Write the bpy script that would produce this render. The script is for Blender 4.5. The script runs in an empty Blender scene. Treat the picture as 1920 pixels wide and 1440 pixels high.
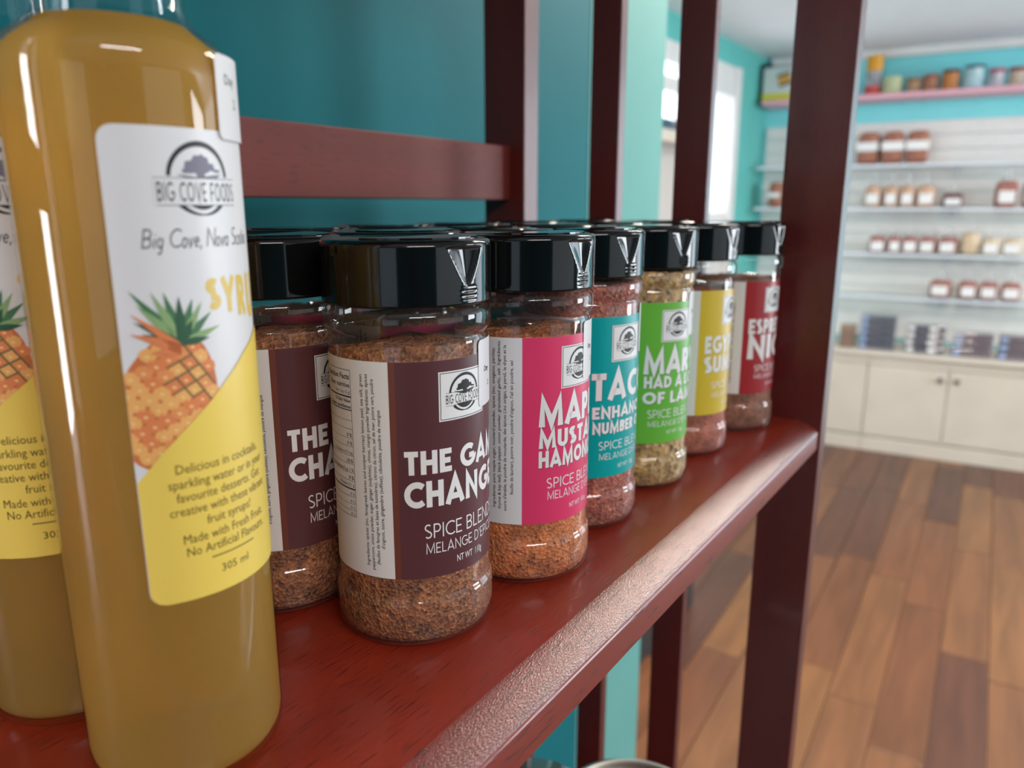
import bpy, bmesh, math, random
from mathutils import Vector, Matrix
random.seed(7)
D = bpy.data
SC = bpy.context.scene
COL = SC.collection
ZS = 1.31                      # height of the shelf top above the floor
R_ = math.radians

# ------------------------------------------------------------------ camera
cd = D.cameras.new('camera'); cam = D.objects.new('camera', cd); COL.objects.link(cam)
PITCH, YAW, HCAM = 0.2305, 0.5975, 0.1398
cam.location = (0, 0, ZS + HCAM)
cam.rotation_euler = (math.pi/2 - PITCH, 0, YAW - math.pi/2)
cd.sensor_width = 36; cd.lens = 1426.6/1920*36
cd.clip_start = 0.01; cd.clip_end = 60
cd.dof.use_dof = True; cd.dof.focus_distance = 0.25; cd.dof.aperture_fstop = 10.8
SC.camera = cam

# ------------------------------------------------------------------ world, lights, exposure
w = D.worlds.new('overcast'); SC.world = w; w.use_nodes = True
bg = w.node_tree.nodes['Background']; bg.inputs[0].default_value = (0.80, 0.90, 1.0, 1); bg.inputs[1].default_value = 5
SC.view_settings.view_transform = 'Standard'; SC.view_settings.look = 'None'
SC.view_settings.gamma = 1; SC.view_settings.exposure = 0.0; SC.view_settings.use_curve_mapping = False

def area(name, loc, target, sx, sy, watts, color):
    l = D.lights.new(name, 'AREA'); l.shape = 'RECTANGLE'; l.size = sx; l.size_y = sy
    l.energy = watts; l.color = color
    o = D.objects.new(name, l); COL.objects.link(o); o.location = loc
    o.rotation_euler = (Vector(target) - Vector(loc)).to_track_quat('-Z', 'Y').to_euler()
    return o
CEIL = ZS + 1.05
area('window_daylight', (0.9, -3.35, 1.55), (0.9, 0, 1.5), 2.6, 1.3, 11, (0.92, 0.96, 1.0))
area('window_daylight', (-2.9, -0.9, 1.55), (0, -0.9, 1.5), 1.3, 1.2, 5, (0.72, 0.85, 1.0))
area('window_daylight', (3.9, -3.35, 1.55), (3.9, 0, 1.4), 1.6, 1.3, 110, (0.92, 0.96, 1.0))
area('window_daylight', (-0.75, 0.72, 1.45), (-0.2, 0, 1.4), 0.28, 0.6, 15, (0.92, 0.96, 1.0))

# ------------------------------------------------------------------ materials
def mat(name): 
    m = D.materials.new(name); m.use_nodes = True
    return m, m.node_tree.nodes, m.node_tree.links
def pb(n): return n['Principled BSDF']
def plain(name, c, rough=.5, metal=0, coat=0, spec=.5, emit=None):
    m, n, l = mat(name); p = pb(n)
    p.inputs['Base Color'].default_value = (*c, 1); p.inputs['Roughness'].default_value = rough
    p.inputs['Metallic'].default_value = metal; p.inputs['Coat Weight'].default_value = coat
    p.inputs['Specular IOR Level'].default_value = spec
    if emit: p.inputs['Emission Color'].default_value = (*c, 1); p.inputs['Emission Strength'].default_value = emit
    return m
def srgb(r, g, b):
    f = lambda v: (v/255/12.92) if v/255 <= .04045 else ((v/255+.055)/1.055)**2.4
    return (f(r), f(g), f(b))
def noisy(name, c1, c2, scale=(1, 1, 1), ns=5, rough=.5, bump=0, coat=0, detail=4, r2=None, spec=.5, dist=.01, coords='Object', lo=.35, hi=.65):
    m, n, l = mat(name); p = pb(n)
    tc = n.new('ShaderNodeTexCoord'); mp = n.new('ShaderNodeMapping'); mp.inputs['Scale'].default_value = scale
    nz = n.new('ShaderNodeTexNoise'); nz.inputs['Scale'].default_value = ns; nz.inputs['Detail'].default_value = detail
    cr = n.new('ShaderNodeValToRGB'); cr.color_ramp.elements[0].color = (*c1, 1); cr.color_ramp.elements[1].color = (*c2, 1)
    cr.color_ramp.elements[0].position = lo; cr.color_ramp.elements[1].position = hi
    l.new(tc.outputs[coords], mp.inputs[0]); l.new(mp.outputs[0], nz.inputs['Vector']); l.new(nz.outputs['Fac'], cr.inputs[0]); l.new(cr.outputs[0], p.inputs['Base Color'])
    p.inputs['Roughness'].default_value = rough; p.inputs['Coat Weight'].default_value = coat; p.inputs['Coat Roughness'].default_value = .08
    p.inputs['Specular IOR Level'].default_value = spec
    if bump:
        b = n.new('ShaderNodeBump'); b.inputs['Strength'].default_value = bump; b.inputs['Distance'].default_value = dist
        l.new(nz.outputs['Fac'], b.inputs['Height']); l.new(b.outputs[0], p.inputs['Normal'])
    return m
def wood(name, c1, c2, pore, rough, axis='x', worn=False, coat=.25):
    m, n, l = mat(name); p = pb(n)
    tc = n.new('ShaderNodeTexCoord'); mp = n.new('ShaderNodeMapping')
    mp.inputs['Scale'].default_value = {'x': (3, 34, 34), 'z': (34, 34, 3)}[axis]
    nz = n.new('ShaderNodeTexNoise'); nz.inputs['Scale'].default_value = 1.0; nz.inputs['Detail'].default_value = 5
    cr = n.new('ShaderNodeValToRGB'); cr.color_ramp.elements[0].color = (*c1, 1); cr.color_ramp.elements[1].color = (*c2, 1)
    cr.color_ramp.elements[0].position = .3; cr.color_ramp.elements[1].position = .7
    l.new(tc.outputs['Object'], mp.inputs[0]); l.new(mp.outputs[0], nz.inputs['Vector']); l.new(nz.outputs['Fac'], cr.inputs[0])
    mp2 = n.new('ShaderNodeMapping'); mp2.inputs['Scale'].default_value = {'x': (90, 1500, 600), 'z': (1500, 1500, 90)}[axis]
    n2 = n.new('ShaderNodeTexNoise'); n2.inputs['Scale'].default_value = 1.0; n2.inputs['Detail'].default_value = 2
    l.new(tc.outputs['Object'], mp2.inputs[0]); l.new(mp2.outputs[0], n2.inputs['Vector'])
    c2r = n.new('ShaderNodeValToRGB'); c2r.color_ramp.elements[0].position = .30; c2r.color_ramp.elements[1].position = .42
    c2r.color_ramp.elements[0].color = (0, 0, 0, 1); c2r.color_ramp.elements[1].color = (1, 1, 1, 1)
    l.new(n2.outputs['Fac'], c2r.inputs[0])
    mx = n.new('ShaderNodeMixRGB'); mx.inputs[1].default_value = (*pore, 1); l.new(c2r.outputs[0], mx.inputs[0]); l.new(cr.outputs[0], mx.inputs[2])
    l.new(mx.outputs[0], p.inputs['Base Color'])
    p.inputs['Roughness'].default_value = rough
    b = n.new('ShaderNodeBump'); b.inputs['Strength'].default_value = .25; b.inputs['Distance'].default_value = .0002
    l.new(c2r.outputs[0], b.inputs['Height'])
    if worn:
        n3 = n.new('ShaderNodeTexNoise'); n3.inputs['Scale'].default_value = 1; n3.inputs['Detail'].default_value = 4
        mp3 = n.new('ShaderNodeMapping'); mp3.inputs['Scale'].default_value = (900, 2400, 2400)
        l.new(tc.outputs['Object'], mp3.inputs[0]); l.new(mp3.outputs[0], n3.inputs['Vector'])
        b2 = n.new('ShaderNodeBump'); b2.inputs['Strength'].default_value = .36; b2.inputs['Distance'].default_value = .0007
        l.new(n3.outputs['Fac'], b2.inputs['Height']); l.new(b.outputs[0], b2.inputs['Normal']); l.new(b2.outputs[0], p.inputs['Normal'])
        p.inputs['Coat Weight'].default_value = 1; p.inputs['Coat Roughness'].default_value = .2; p.inputs['Coat IOR'].default_value = 1.9; l.new(b2.outputs[0], p.inputs['Coat Normal'])
    else:
        l.new(b.outputs[0], p.inputs['Normal'])
        p.inputs['Coat Weight'].default_value = coat; p.inputs['Coat Roughness'].default_value = .12
    return m
def film(name, tint=(1, 1, 1), ior=1.5, haze=.03, hazec=(1, 1, 1), rough=.02, gain=1.0):
    m, n, l = mat(name); n.remove(pb(n)); out = n['Material Output']
    tr = n.new('ShaderNodeBsdfTransparent'); tr.inputs[0].default_value = (*tint, 1)
    df = n.new('ShaderNodeBsdfDiffuse'); df.inputs[0].default_value = (*hazec, 1)
    gl = n.new('ShaderNodeBsdfGlossy'); gl.inputs['Roughness'].default_value = rough
    fr = n.new('ShaderNodeFresnel'); fr.inputs[0].default_value = ior
    # the back of a thin wall must not mirror totally: same index both ways
    geo = n.new('ShaderNodeNewGeometry'); mxf = n.new('ShaderNodeMix'); mxf.data_type = 'FLOAT'
    l.new(geo.outputs['Backfacing'], mxf.inputs[0]); mxf.inputs[2].default_value = ior; mxf.inputs[3].default_value = 1/ior
    l.new(mxf.outputs[0], fr.inputs[0])
    mm = n.new('ShaderNodeMath'); mm.operation = 'MULTIPLY'; mm.inputs[1].default_value = gain; mm.use_clamp = True
    l.new(fr.outputs[0], mm.inputs[0])
    m1 = n.new('ShaderNodeMixShader'); m1.inputs[0].default_value = haze; l.new(tr.outputs[0], m1.inputs[1]); l.new(df.outputs[0], m1.inputs[2])
    m2 = n.new('ShaderNodeMixShader'); l.new(mm.outputs[0], m2.inputs[0]); l.new(m1.outputs[0], m2.inputs[1]); l.new(gl.outputs[0], m2.inputs[2])
    l.new(m2.outputs[0], out.inputs[0])
    return m
def spice(name, cols, dark, scale=900):
    m, n, l = mat(name); p = pb(n)
    tc = n.new('ShaderNodeTexCoord')
    vo = n.new('ShaderNodeTexVoronoi'); vo.inputs['Scale'].default_value = scale
    sep = n.new('ShaderNodeSeparateColor'); cr = n.new('ShaderNodeValToRGB'); e = cr.color_ramp.elements
    e[0].color = (*dark, 1); e[0].position = 0
    e[1].color = (*cols[-1], 1); e[1].position = 1
    k = len(cols)
    for i, c in enumerate(cols[:-1]):
        q = e.new(.12 + .8*i/k); q.color = (*c, 1)
    l.new(tc.outputs['Object'], vo.inputs['Vector']); l.new(vo.outputs['Color'], sep.inputs[0]); l.new(sep.outputs[0], cr.inputs[0])
    nz = n.new('ShaderNodeTexNoise'); nz.inputs['Scale'].default_value = 150; nz.inputs['Detail'].default_value = 3
    l.new(tc.outputs['Object'], nz.inputs['Vector'])
    mr = n.new('ShaderNodeMapRange'); mr.inputs[1].default_value = .3; mr.inputs[2].default_value = .7; mr.inputs[3].default_value = .55; mr.inputs[4].default_value = 1.15
    l.new(nz.outputs['Fac'], mr.inputs[0])
    mx = n.new('ShaderNodeVectorMath'); mx.operation = 'SCALE'; l.new(cr.outputs[0], mx.inputs[0]); l.new(mr.outputs[0], mx.inputs['Scale'])
    l.new(mx.outputs[0], p.inputs['Base Color'])
    b = n.new('ShaderNodeBump'); b.inputs['Strength'].default_value = .8; b.inputs['Distance'].default_value = .0008
    ad = n.new('ShaderNodeMath'); ad.operation = 'ADD'; l.new(vo.outputs['Distance'], ad.inputs[0]); l.new(nz.outputs['Fac'], ad.inputs[1])
    l.new(ad.outputs[0], b.inputs['Height']); l.new(b.outputs[0], p.inputs['Normal'])
    p.inputs['Roughness'].default_value = .65
    return m

M = {}
M['wood'] = wood('mahogany_finish', srgb(122, 34, 18), srgb(148, 46, 26), srgb(84, 20, 14), .34)
M['wood_rail'] = wood('mahogany_rail', srgb(104, 34, 26), srgb(122, 40, 28), srgb(92, 30, 22), .6, coat=.0)
M['wood_worn'] = wood('mahogany_worn_gloss', srgb(112, 34, 28), srgb(150, 56, 44), srgb(50, 12, 12), .4, worn=True)
M['wood_post'] = wood('mahogany_post_shaded', srgb(84, 24, 22), srgb(102, 32, 26), srgb(62, 16, 15), .36, axis='z')  # darker than the boards: shade on the posts is put into the colour
M['teal'] = noisy('teal_paint_with_shade', srgb(14, 108, 118), srgb(16, 112, 122), ns=6, rough=.6, spec=.12, bump=.05, dist=.001)  # deepened so the colour carries the shade behind the shelving unit
M['teal_far'] = noisy('turquoise_wall_paint', srgb(132, 228, 234), srgb(136, 232, 238), ns=6, rough=.5, bump=.05, dist=.001)
M['white_paint'] = noisy('white_paint', srgb(226, 224, 222), srgb(232, 230, 228), ns=8, rough=.4)
M['ceiling'] = noisy('ceiling_paint', srgb(240, 242, 248), srgb(243, 245, 250), ns=9, rough=.8)
M['cream'] = noisy('cream_cabinet_paint', srgb(208, 197, 184), srgb(214, 203, 190), ns=5, rough=.35)
M['pink'] = plain('pink_shelf_paint', srgb(232, 170, 186), .4)
M['pet'] = film('clear_plastic', haze=.015, hazec=(.8, .75, .7), gain=1.15)
M['glass'] = film('bottle_glass', haze=.0, rough=.01, ior=1.5)
M['pane'] = film('window_pane', haze=.0)
M['shelf_glass'] = film('shelf_glass', tint=(.93, .98, .97), haze=.12, hazec=(.8, .9, .95))
M['bag'] = film('clear_bag_film', haze=.22, hazec=(.9, .9, .95), rough=.2, gain=1.4)
M['cap'] = plain('black_gloss_plastic', (.005, .005, .0055), .09, spec=.42)
M['white'] = plain('white_label_paper', srgb(226, 224, 226), .38)
M['ink'] = plain('black_ink', srgb(28, 26, 28), .5)
M['grey_ink'] = plain('grey_ink', srgb(120, 118, 134), .5)
M['shade_ink'] = plain('print_shadow_ink', srgb(92, 84, 86), .5)
M['print_white'] = plain('white_print', srgb(236, 234, 234), .4)
M['brown_line'] = plain('rust_brown_print', srgb(112, 58, 46), .4)
M['knob'] = plain('dark_metal_knob', srgb(120, 112, 108), .35, metal=.8)
M['chrome'] = plain('brushed_tin', (.62, .64, .62), .3, metal=1)

# ------------------------------------------------------------------ mesh helpers
def link(name, me, m=None, parent=None, loc=None, smooth=False):
    o = D.objects.new(name, me); COL.objects.link(o)
    if m is not None:
        for x in (m if isinstance(m, (list, tuple)) else [m]): me.materials.append(x)
    if parent: o.parent = parent
    if loc: o.location = loc
    if smooth: me.shade_smooth()
    return o
def soft(o, a=30):
    o.data.shade_smooth(); o.data.set_sharp_from_angle(angle=R_(a)); return o
def from_bm(name, bm, m=None, parent=None, loc=None, smooth=False, keep=False):
    me = D.meshes.new(name); bm.normal_update(); bm.to_mesh(me)
    if not keep: bm.free()
    return link(name, me, m, parent, loc, smooth)
def empty(name, loc, label=None, cat=None, group=None, rz=0):
    o = D.objects.new(name, None); COL.objects.link(o); o.location = loc; o.rotation_euler[2] = rz
    o.empty_display_size = .02
    if label: tag(o, label, cat, group)
    return o
def tag(o, label, cat, group=None, kind=None):
    o['label'] = label; o['category'] = cat
    if group: o['group'] = group
    if kind: o['kind'] = kind
    return o
def structure(o, label=None):
    o['kind'] = 'structure'
    if label: o['label'] = label
    return o
def box(bm, x0, x1, y0, y1, z0, z1, bev=0):
    g = bmesh.ops.create_cube(bm, size=1)
    bmesh.ops.scale(bm, vec=(x1-x0, y1-y0, z1-z0), verts=g['verts'])
    bmesh.ops.translate(bm, vec=((x0+x1)/2, (y0+y1)/2, (z0+z1)/2), verts=g['verts'])
    if bev:
        es = list({e for v in g['verts'] for e in v.link_edges})
        bmesh.ops.bevel(bm, geom=es, offset=bev, segments=2, affect='EDGES', profile=.5)
def boxo(name, dims, m, parent=None, bev=0, loc=None):
    bm = bmesh.new(); box(bm, *dims, bev=bev); return from_bm(name, bm, m, parent, loc)
def lathe(prof, seg=48, mod=None):
    """prof: list of (r,z); closed on the axis where r==0. mod(phi,r,z)->r"""
    bm = bmesh.new(); rings = []
    for r, z in prof:
        if r == 0: rings.append([bm.verts.new((0, 0, z))]); continue
        ring = []
        for i in range(seg):
            a = 2*math.pi*i/seg; rr = mod(a, r, z) if mod else r
            ring.append(bm.verts.new((rr*math.cos(a), rr*math.sin(a), z)))
        rings.append(ring)
    for a, b in zip(rings, rings[1:]):
        if len(a) == 1 and len(b) == 1: continue
        for i in range(seg):
            j = (i+1) % seg
            if len(a) == 1: bm.faces.new((a[0], b[j], b[i]))
            elif len(b) == 1: bm.faces.new((a[i], a[j], b[0]))
            else: bm.faces.new((a[i], a[j], b[j], b[i]))
    return bm
def arc_pts(cx, cz, r, a0, a1, n):
    return [(cx + r*math.cos(R_(a0+(a1-a0)*i/n)), cz + r*math.sin(R_(a0+(a1-a0)*i/n))) for i in range(n+1)]

# ------------------------------------------------------------------ flat print (2D in mm) wrapped on a cylinder
class Flat:
    def __init__(s): s.v = []; s.f = []
    def poly(s, pts):
        k = len(s.v); s.v += [tuple(p) for p in pts]; s.f.append(list(range(k, k+len(pts)))); return s
    def rect(s, x0, x1, z0, z1): return s.poly([(x0, z0), (x1, z0), (x1, z1), (x0, z1)])
    def rrect(s, x0, x1, z0, z1, r, n=5):
        return s.poly(arc_pts(x0+r, z0+r, r, 180, 270, n)+arc_pts(x1-r, z0+r, r, 270, 360, n)+arc_pts(x1-r, z1-r, r, 0, 90, n)+arc_pts(x0+r, z1-r, r, 90, 180, n))
    def frame(s, x0, x1, z0, z1, t):
        s.rect(x0, x1, z0, z0+t); s.rect(x0, x1, z1-t, z1); s.rect(x0, x0+t, z0+t, z1-t); s.rect(x1-t, x1, z0+t, z1-t); return s
    def stroke(s, pts, w, w2=None):
        n = len(pts); L = []; Rr = []
        closed = (abs(pts[0][0]-pts[-1][0])+abs(pts[0][1]-pts[-1][1]) < 1e-6)
        for i, (x, y) in enumerate(pts):
            ww = w if w2 is None else w+(w2-w)*abs(2*i/(n-1)-1)
            def nd(a, b):
                dx, dy = b[0]-a[0], b[1]-a[1]; d = math.hypot(dx, dy) or 1e-9; return (-dy/d, dx/d)
            if closed and i in (0, n-1): a = nd(pts[-2], pts[-1]); b = nd(pts[0], pts[1])
            elif i == 0: a = b = nd(pts[0], pts[1])
            elif i == n-1: a = b = nd(pts[-2], pts[-1])
            else: a = nd(pts[i-1], pts[i]); b = nd(pts[i], pts[i+1])
            mx, my = a[0]+b[0], a[1]+b[1]; d = math.hypot(mx, my) or 1e-9; mx /= d; my /= d
            c = max(.38, mx*a[0]+my*a[1]); h = ww/2/c
            L.append((x+mx*h, y+my*h)); Rr.append((x-mx*h, y-my*h))
        for i in range(n-1): s.poly([Rr[i], Rr[i+1], L[i+1], L[i]])
        return s
    def add(s, o, dx=0, dz=0, sx=1, sz=1):
        k = len(s.v); s.v += [(x*sx+dx, z*sz+dz) for x, z in o.v]; s.f += [[i+k for i in f] for f in o.f]; return s
    def bounds(s):
        xs = [v[0] for v in s.v]; zs = [v[1] for v in s.v]; return min(xs), max(xs), min(zs), max(zs)
    def bm(s, Rmm=None, step=1.6, depth=0):
        bm = bmesh.new(); vs = [bm.verts.new((x, 0, z)) for x, z in s.v]
        for f in s.f:
            try: bm.faces.new([vs[i] for i in f])
            except ValueError: pass
        big = [f for f in bm.faces if len(f.verts) > 4]
        if big: bmesh.ops.triangulate(bm, faces=big)
        if Rmm:
            x0, x1, _, _ = s.bounds(); x = math.ceil(x0/step)*step
            while x < x1:
                bmesh.ops.bisect_plane(bm, geom=bm.verts[:]+bm.edges[:]+bm.faces[:], plane_co=(x, 0, 0), plane_no=(1, 0, 0)); x += step
        bm.normal_update()
        for f in bm.faces:
            if f.normal.y > 0: f.normal_flip()
        if depth:
            g = bmesh.ops.extrude_face_region(bm, geom=bm.faces[:])
            nv = [e for e in g['geom'] if isinstance(e, bmesh.types.BMVert)]
            bmesh.ops.translate(bm, vec=(0, -depth, 0), verts=nv)
            bmesh.ops.recalc_face_normals(bm, faces=bm.faces[:])
        if Rmm:
            for v in bm.verts:
                a = v.co.x/Rmm; r = (Rmm - v.co.y)/1000
                v.co = (r*math.cos(a), r*math.sin(a), v.co.z/1000)
        else:
            for v in bm.verts: v.co = (v.co.x/1000, v.co.y/1000, v.co.z/1000)
        return bm
def A(cx, cy, rx, ry, a0, a1, n=10):
    return [(cx+rx*math.cos(R_(a0+(a1-a0)*i/n)), cy+ry*math.sin(R_(a0+(a1-a0)*i/n))) for i in range(n+1)]
# geometric capitals on a unit cap height: centre lines on 0..1, (width, strokes)
def G(t):
    i = t/2; k = 1-i
    mid = .5
    g = {
     'A': (.86, [[(i*.6, 0), (.43, 1-i*.3), (.86-i*.6, 0)], [(.18, .28), (.68, .28)]]),
     'B': (.62, [[(i, 0), (i, 1)], [(i, k)]+A(.32, .74, .22, k-.74, 90, -90)+[(i, .48)], [(i, .5)]+A(.34, (i+.5)/2, .28-i, (.5-i)/2, 90, -90)+[(i, i)]]),
     'C': (.78, [A(.5, .5, .5-i, .5-i, 48, 312, 18)]),
     'D': (.76, [[(i, 0), (i, 1)], [(i, k)]+A(.28, .5, .48-i, .5-i, 90, -90, 14)+[(i, i)]]),
     'E': (.56, [[(i, 0), (i, 1)], [(i, k), (.56, k)], [(i, .5), (.5, .5)], [(i, i), (.56, i)]]),
     'F': (.54, [[(i, 0), (i, 1)], [(i, k), (.54, k)], [(i, .47), (.48, .47)]]),
     'G': (.90, [A(.5, .5, .5-i, .5-i, 48, 350, 20)+[(.98-i, .46)], [(.52, .46), (1-i*1.2, .46)]]),
     'H': (.72, [[(i, 0), (i, 1)], [(.72-i, 0), (.72-i, 1)], [(i, .5), (.72-i, .5)]]),
     'I': (t, [[(i, 0), (i, 1)]]),
     'L': (.5, [[(i, 1), (i, 0)], [(i, i), (.5, i)]]),
     'M': (.98, [[(i, 0), (i+.04, 1-i*.4), (.49, .12), (.94-i, 1-i*.4), (.98-i, 0)]]),
     'N': (.76, [[(i, 0), (i, 1-i*.7), (.76-i, i*.7), (.76-i, 1)]]),
     'O': (.96, [A(.48, .5, .48-i, .5-i, 0, 360, 24)]),
     'P': (.58, [[(i, 0), (i, 1)], [(i, k)]+A(.3, (k+.44)/2, .28-i, (k-.44)/2, 90, -90)+[(i, .44)]]),
     'R': (.62, [[(i, 0), (i, 1)], [(i, k)]+A(.3, (k+.46)/2, .29-i, (k-.46)/2, 90, -90)+[(i, .46)], [(.26, .46), (.56, 0)]]),
     'S': (.56, [A(.28, .745, .25-i*.6, .255-i, 40, 265, 10)+A(.28, .26, .27-i*.6, .26-i, 85, -140, 10)]),
     'T': (.58, [[(0, k), (.58, k)], [(.29, 0), (.29, 1)]]),
     'U': (.68, [[(i, 1)]+A(.34, .34, .34-i, .34-i, 180, 360, 10)+[(.68-i, 1)]]),
     'V': (.8, [[(i*.6, 1), (.4, i*.3), (.8-i*.6, 1)]]),
     'W': (1.1, [[(i*.6, 1), (.3, i*.3), (.55, .9), (.8, i*.3), (1.1-i*.6, 1)]]),
     'Y': (.74, [[(i*.6, 1), (.37, .45), (.74-i*.6, 1)], [(.37, .5), (.37, 0)]]),
     'Z': (.62, [[(.03, k), (.6-i, k), (i, i), (.62, i)]]),
     "'": (.14, [[(.07, 1), (.07, .7)]]),
     # hand-written lower case
     'i': (.16, [[(.1, .5), (.06, 0)], [(.13, .66), (.14, .72)]]),
     'g': (.42, [A(.2, .26, .17, .24, 60, 380, 12), [(.38, .5), (.34, -.1)]+A(.2, -.14, .14, .16, 0, -140, 6)]),
     'o': (.40, [A(.2, .25, .17, .25, 0, 360, 14)]),
     'v': (.36, [[(.02, .5), (.16, .0), (.36, .52)]]),
     'e': (.38, [[(.04, .26), (.34, .3)]+A(.2, .27, .16, .24, 10, 320, 12)]),
     'a': (.42, [A(.2, .25, .17, .25, 50, 360, 14), [(.38, .5), (.35, .1), (.42, 0)]]),
     'c': (.34, [A(.2, .25, .17, .25, 50, 310, 12)]),
     't': (.26, [[(.15, .85), (.1, .05), (.2, 0)], [(0, .55), (.28, .57)]]),
     ',': (.14, [[(.08, .08), (.03, -.14)]]),
    }
    return g
def lettering(txt, x0, z0, h, t, width=None, sx=1.0, gap=.12, slant=0, center=False, space=.34):
    """stroke lettering as a Flat; t = stroke weight relative to the cap height"""
    g = G(t); fl = Flat(); x = 0
    for ch in txt:
        if ch == ' ': x += space; continue
        wd, st = g[ch]
        for s in st: fl.stroke([(px+x+slant*py, py) for px, py in s], t)
        x += wd+gap
    out = Flat(); b = fl.bounds(); s = width/(b[1]-b[0]) if width else h*sx
    ox = x0 - (s*(b[1]+b[0])/2 if center else s*b[0])
    return out.add(fl, ox, z0, s, h)
_ft = {}
def typed(txt, x0, z0, cap, width=None, align='l', bold=0, vertical=False):
    """small type from the built-in face; z0 baseline, cap = cap height in mm. vertical: reads upwards"""
    key = (txt, bold)
    if key not in _ft:
        cu = D.curves.new('t', 'FONT'); cu.body = txt; cu.resolution_u = 2; cu.offset = bold
        ob = D.objects.new('t', cu); COL.objects.link(ob); bpy.context.view_layer.update()
        me = D.meshes.new_from_object(ob.evaluated_get(bpy.context.evaluated_depsgraph_get()))
        f = Flat(); f.v = [(v.co.x/.727, v.co.y/.727) for v in me.vertices]; f.f = [list(p.vertices) for p in me.polygons]
        D.objects.remove(ob); D.curves.remove(cu); D.meshes.remove(me); _ft[key] = f
    f = _ft[key]; b = f.bounds(); s = width/(b[1]-b[0]) if width else cap
    wd = s*(b[1]-b[0]); out = Flat()
    if vertical:
        k = 0; out.v = [(x0 - y*cap, z0 + (x-b[0])*s) for x, y in f.v]; out.f = [list(q) for q in f.f]; return out
    ox = {'l': x0, 'c': x0-wd/2, 'r': x0-wd}[align]
    return out.add(f, ox-b[0]*s, z0, s, cap)
def logo_mark(cx, z0, z1, fore, grey):
    """round tree emblem between z0 and z1 broken by the name band; returns nothing, fills Flats"""
    h = z1-z0; r = h/2; cz = (z0+z1)/2 + h*.02
    band = cz - h*.13   # centre of the word band
    top = band + h*.17
    a = math.degrees(math.asin((top-cz)/(r*.93)))
    fore.stroke(A(cx, cz, r*.93, r*.93, a, 180-a, 26), h*.075, h*.055)
    bot = band - h*.17; b = math.degrees(math.asin((bot-cz)/(r*.93)))
    fore.stroke(A(cx, cz, r*.93, r*.93, 360+b, 180-b, 12), h*.02, h*.075)
    fore.poly(A(cx, cz, r*.72, r*.8, 180-b, 360+b, 8))
    # tree: ragged crown leaning right, trunk and ground strokes
    pts = []
    rnd = random.Random(3)
    base = [(-.50, .14), (-.56, .22), (-.44, .30), (-.42, .42), (-.26, .48), (-.20, .60), (-.04, .60), (.06, .66), (.14, .56), (.26, .54), (.30, .44), (.44, .40), (.50, .30), (.66, .26), (.70, .18), (.52, .16), (.36, .22), (.22, .14), (.12, .18), (.08, .04), (.10, -.02), (-.06, -.02), (-.06, .08), (-.16, .16), (-.30, .12)]
    for (x, y) in base: pts.append((cx+r*(x+rnd.uniform(-.03, .03)), cz+r*(y+rnd.uniform(-.03, .03))*1.05))
    grey.poly(pts)
    for k in range(4): grey.stroke([(cx-r*(.66-.1*k), cz+r*(.10-.03*k)), (cx-r*.1, cz+r*(.04-.03*k)), (cx+r*(.7-.06*k), cz+r*(.14-.05*k))], r*.035)
    return top, bot

RL = 25.8                       # label radius, mm
def deg(a): return R_(a)*RL     # degrees round the jar -> mm
def wrapped(name, flat, m, parent, layer, Rmm=RL, depth=0, step=1.6):
    return soft(from_bm(name, flat.bm(Rmm+.04*layer, step, depth), m, parent))

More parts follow.
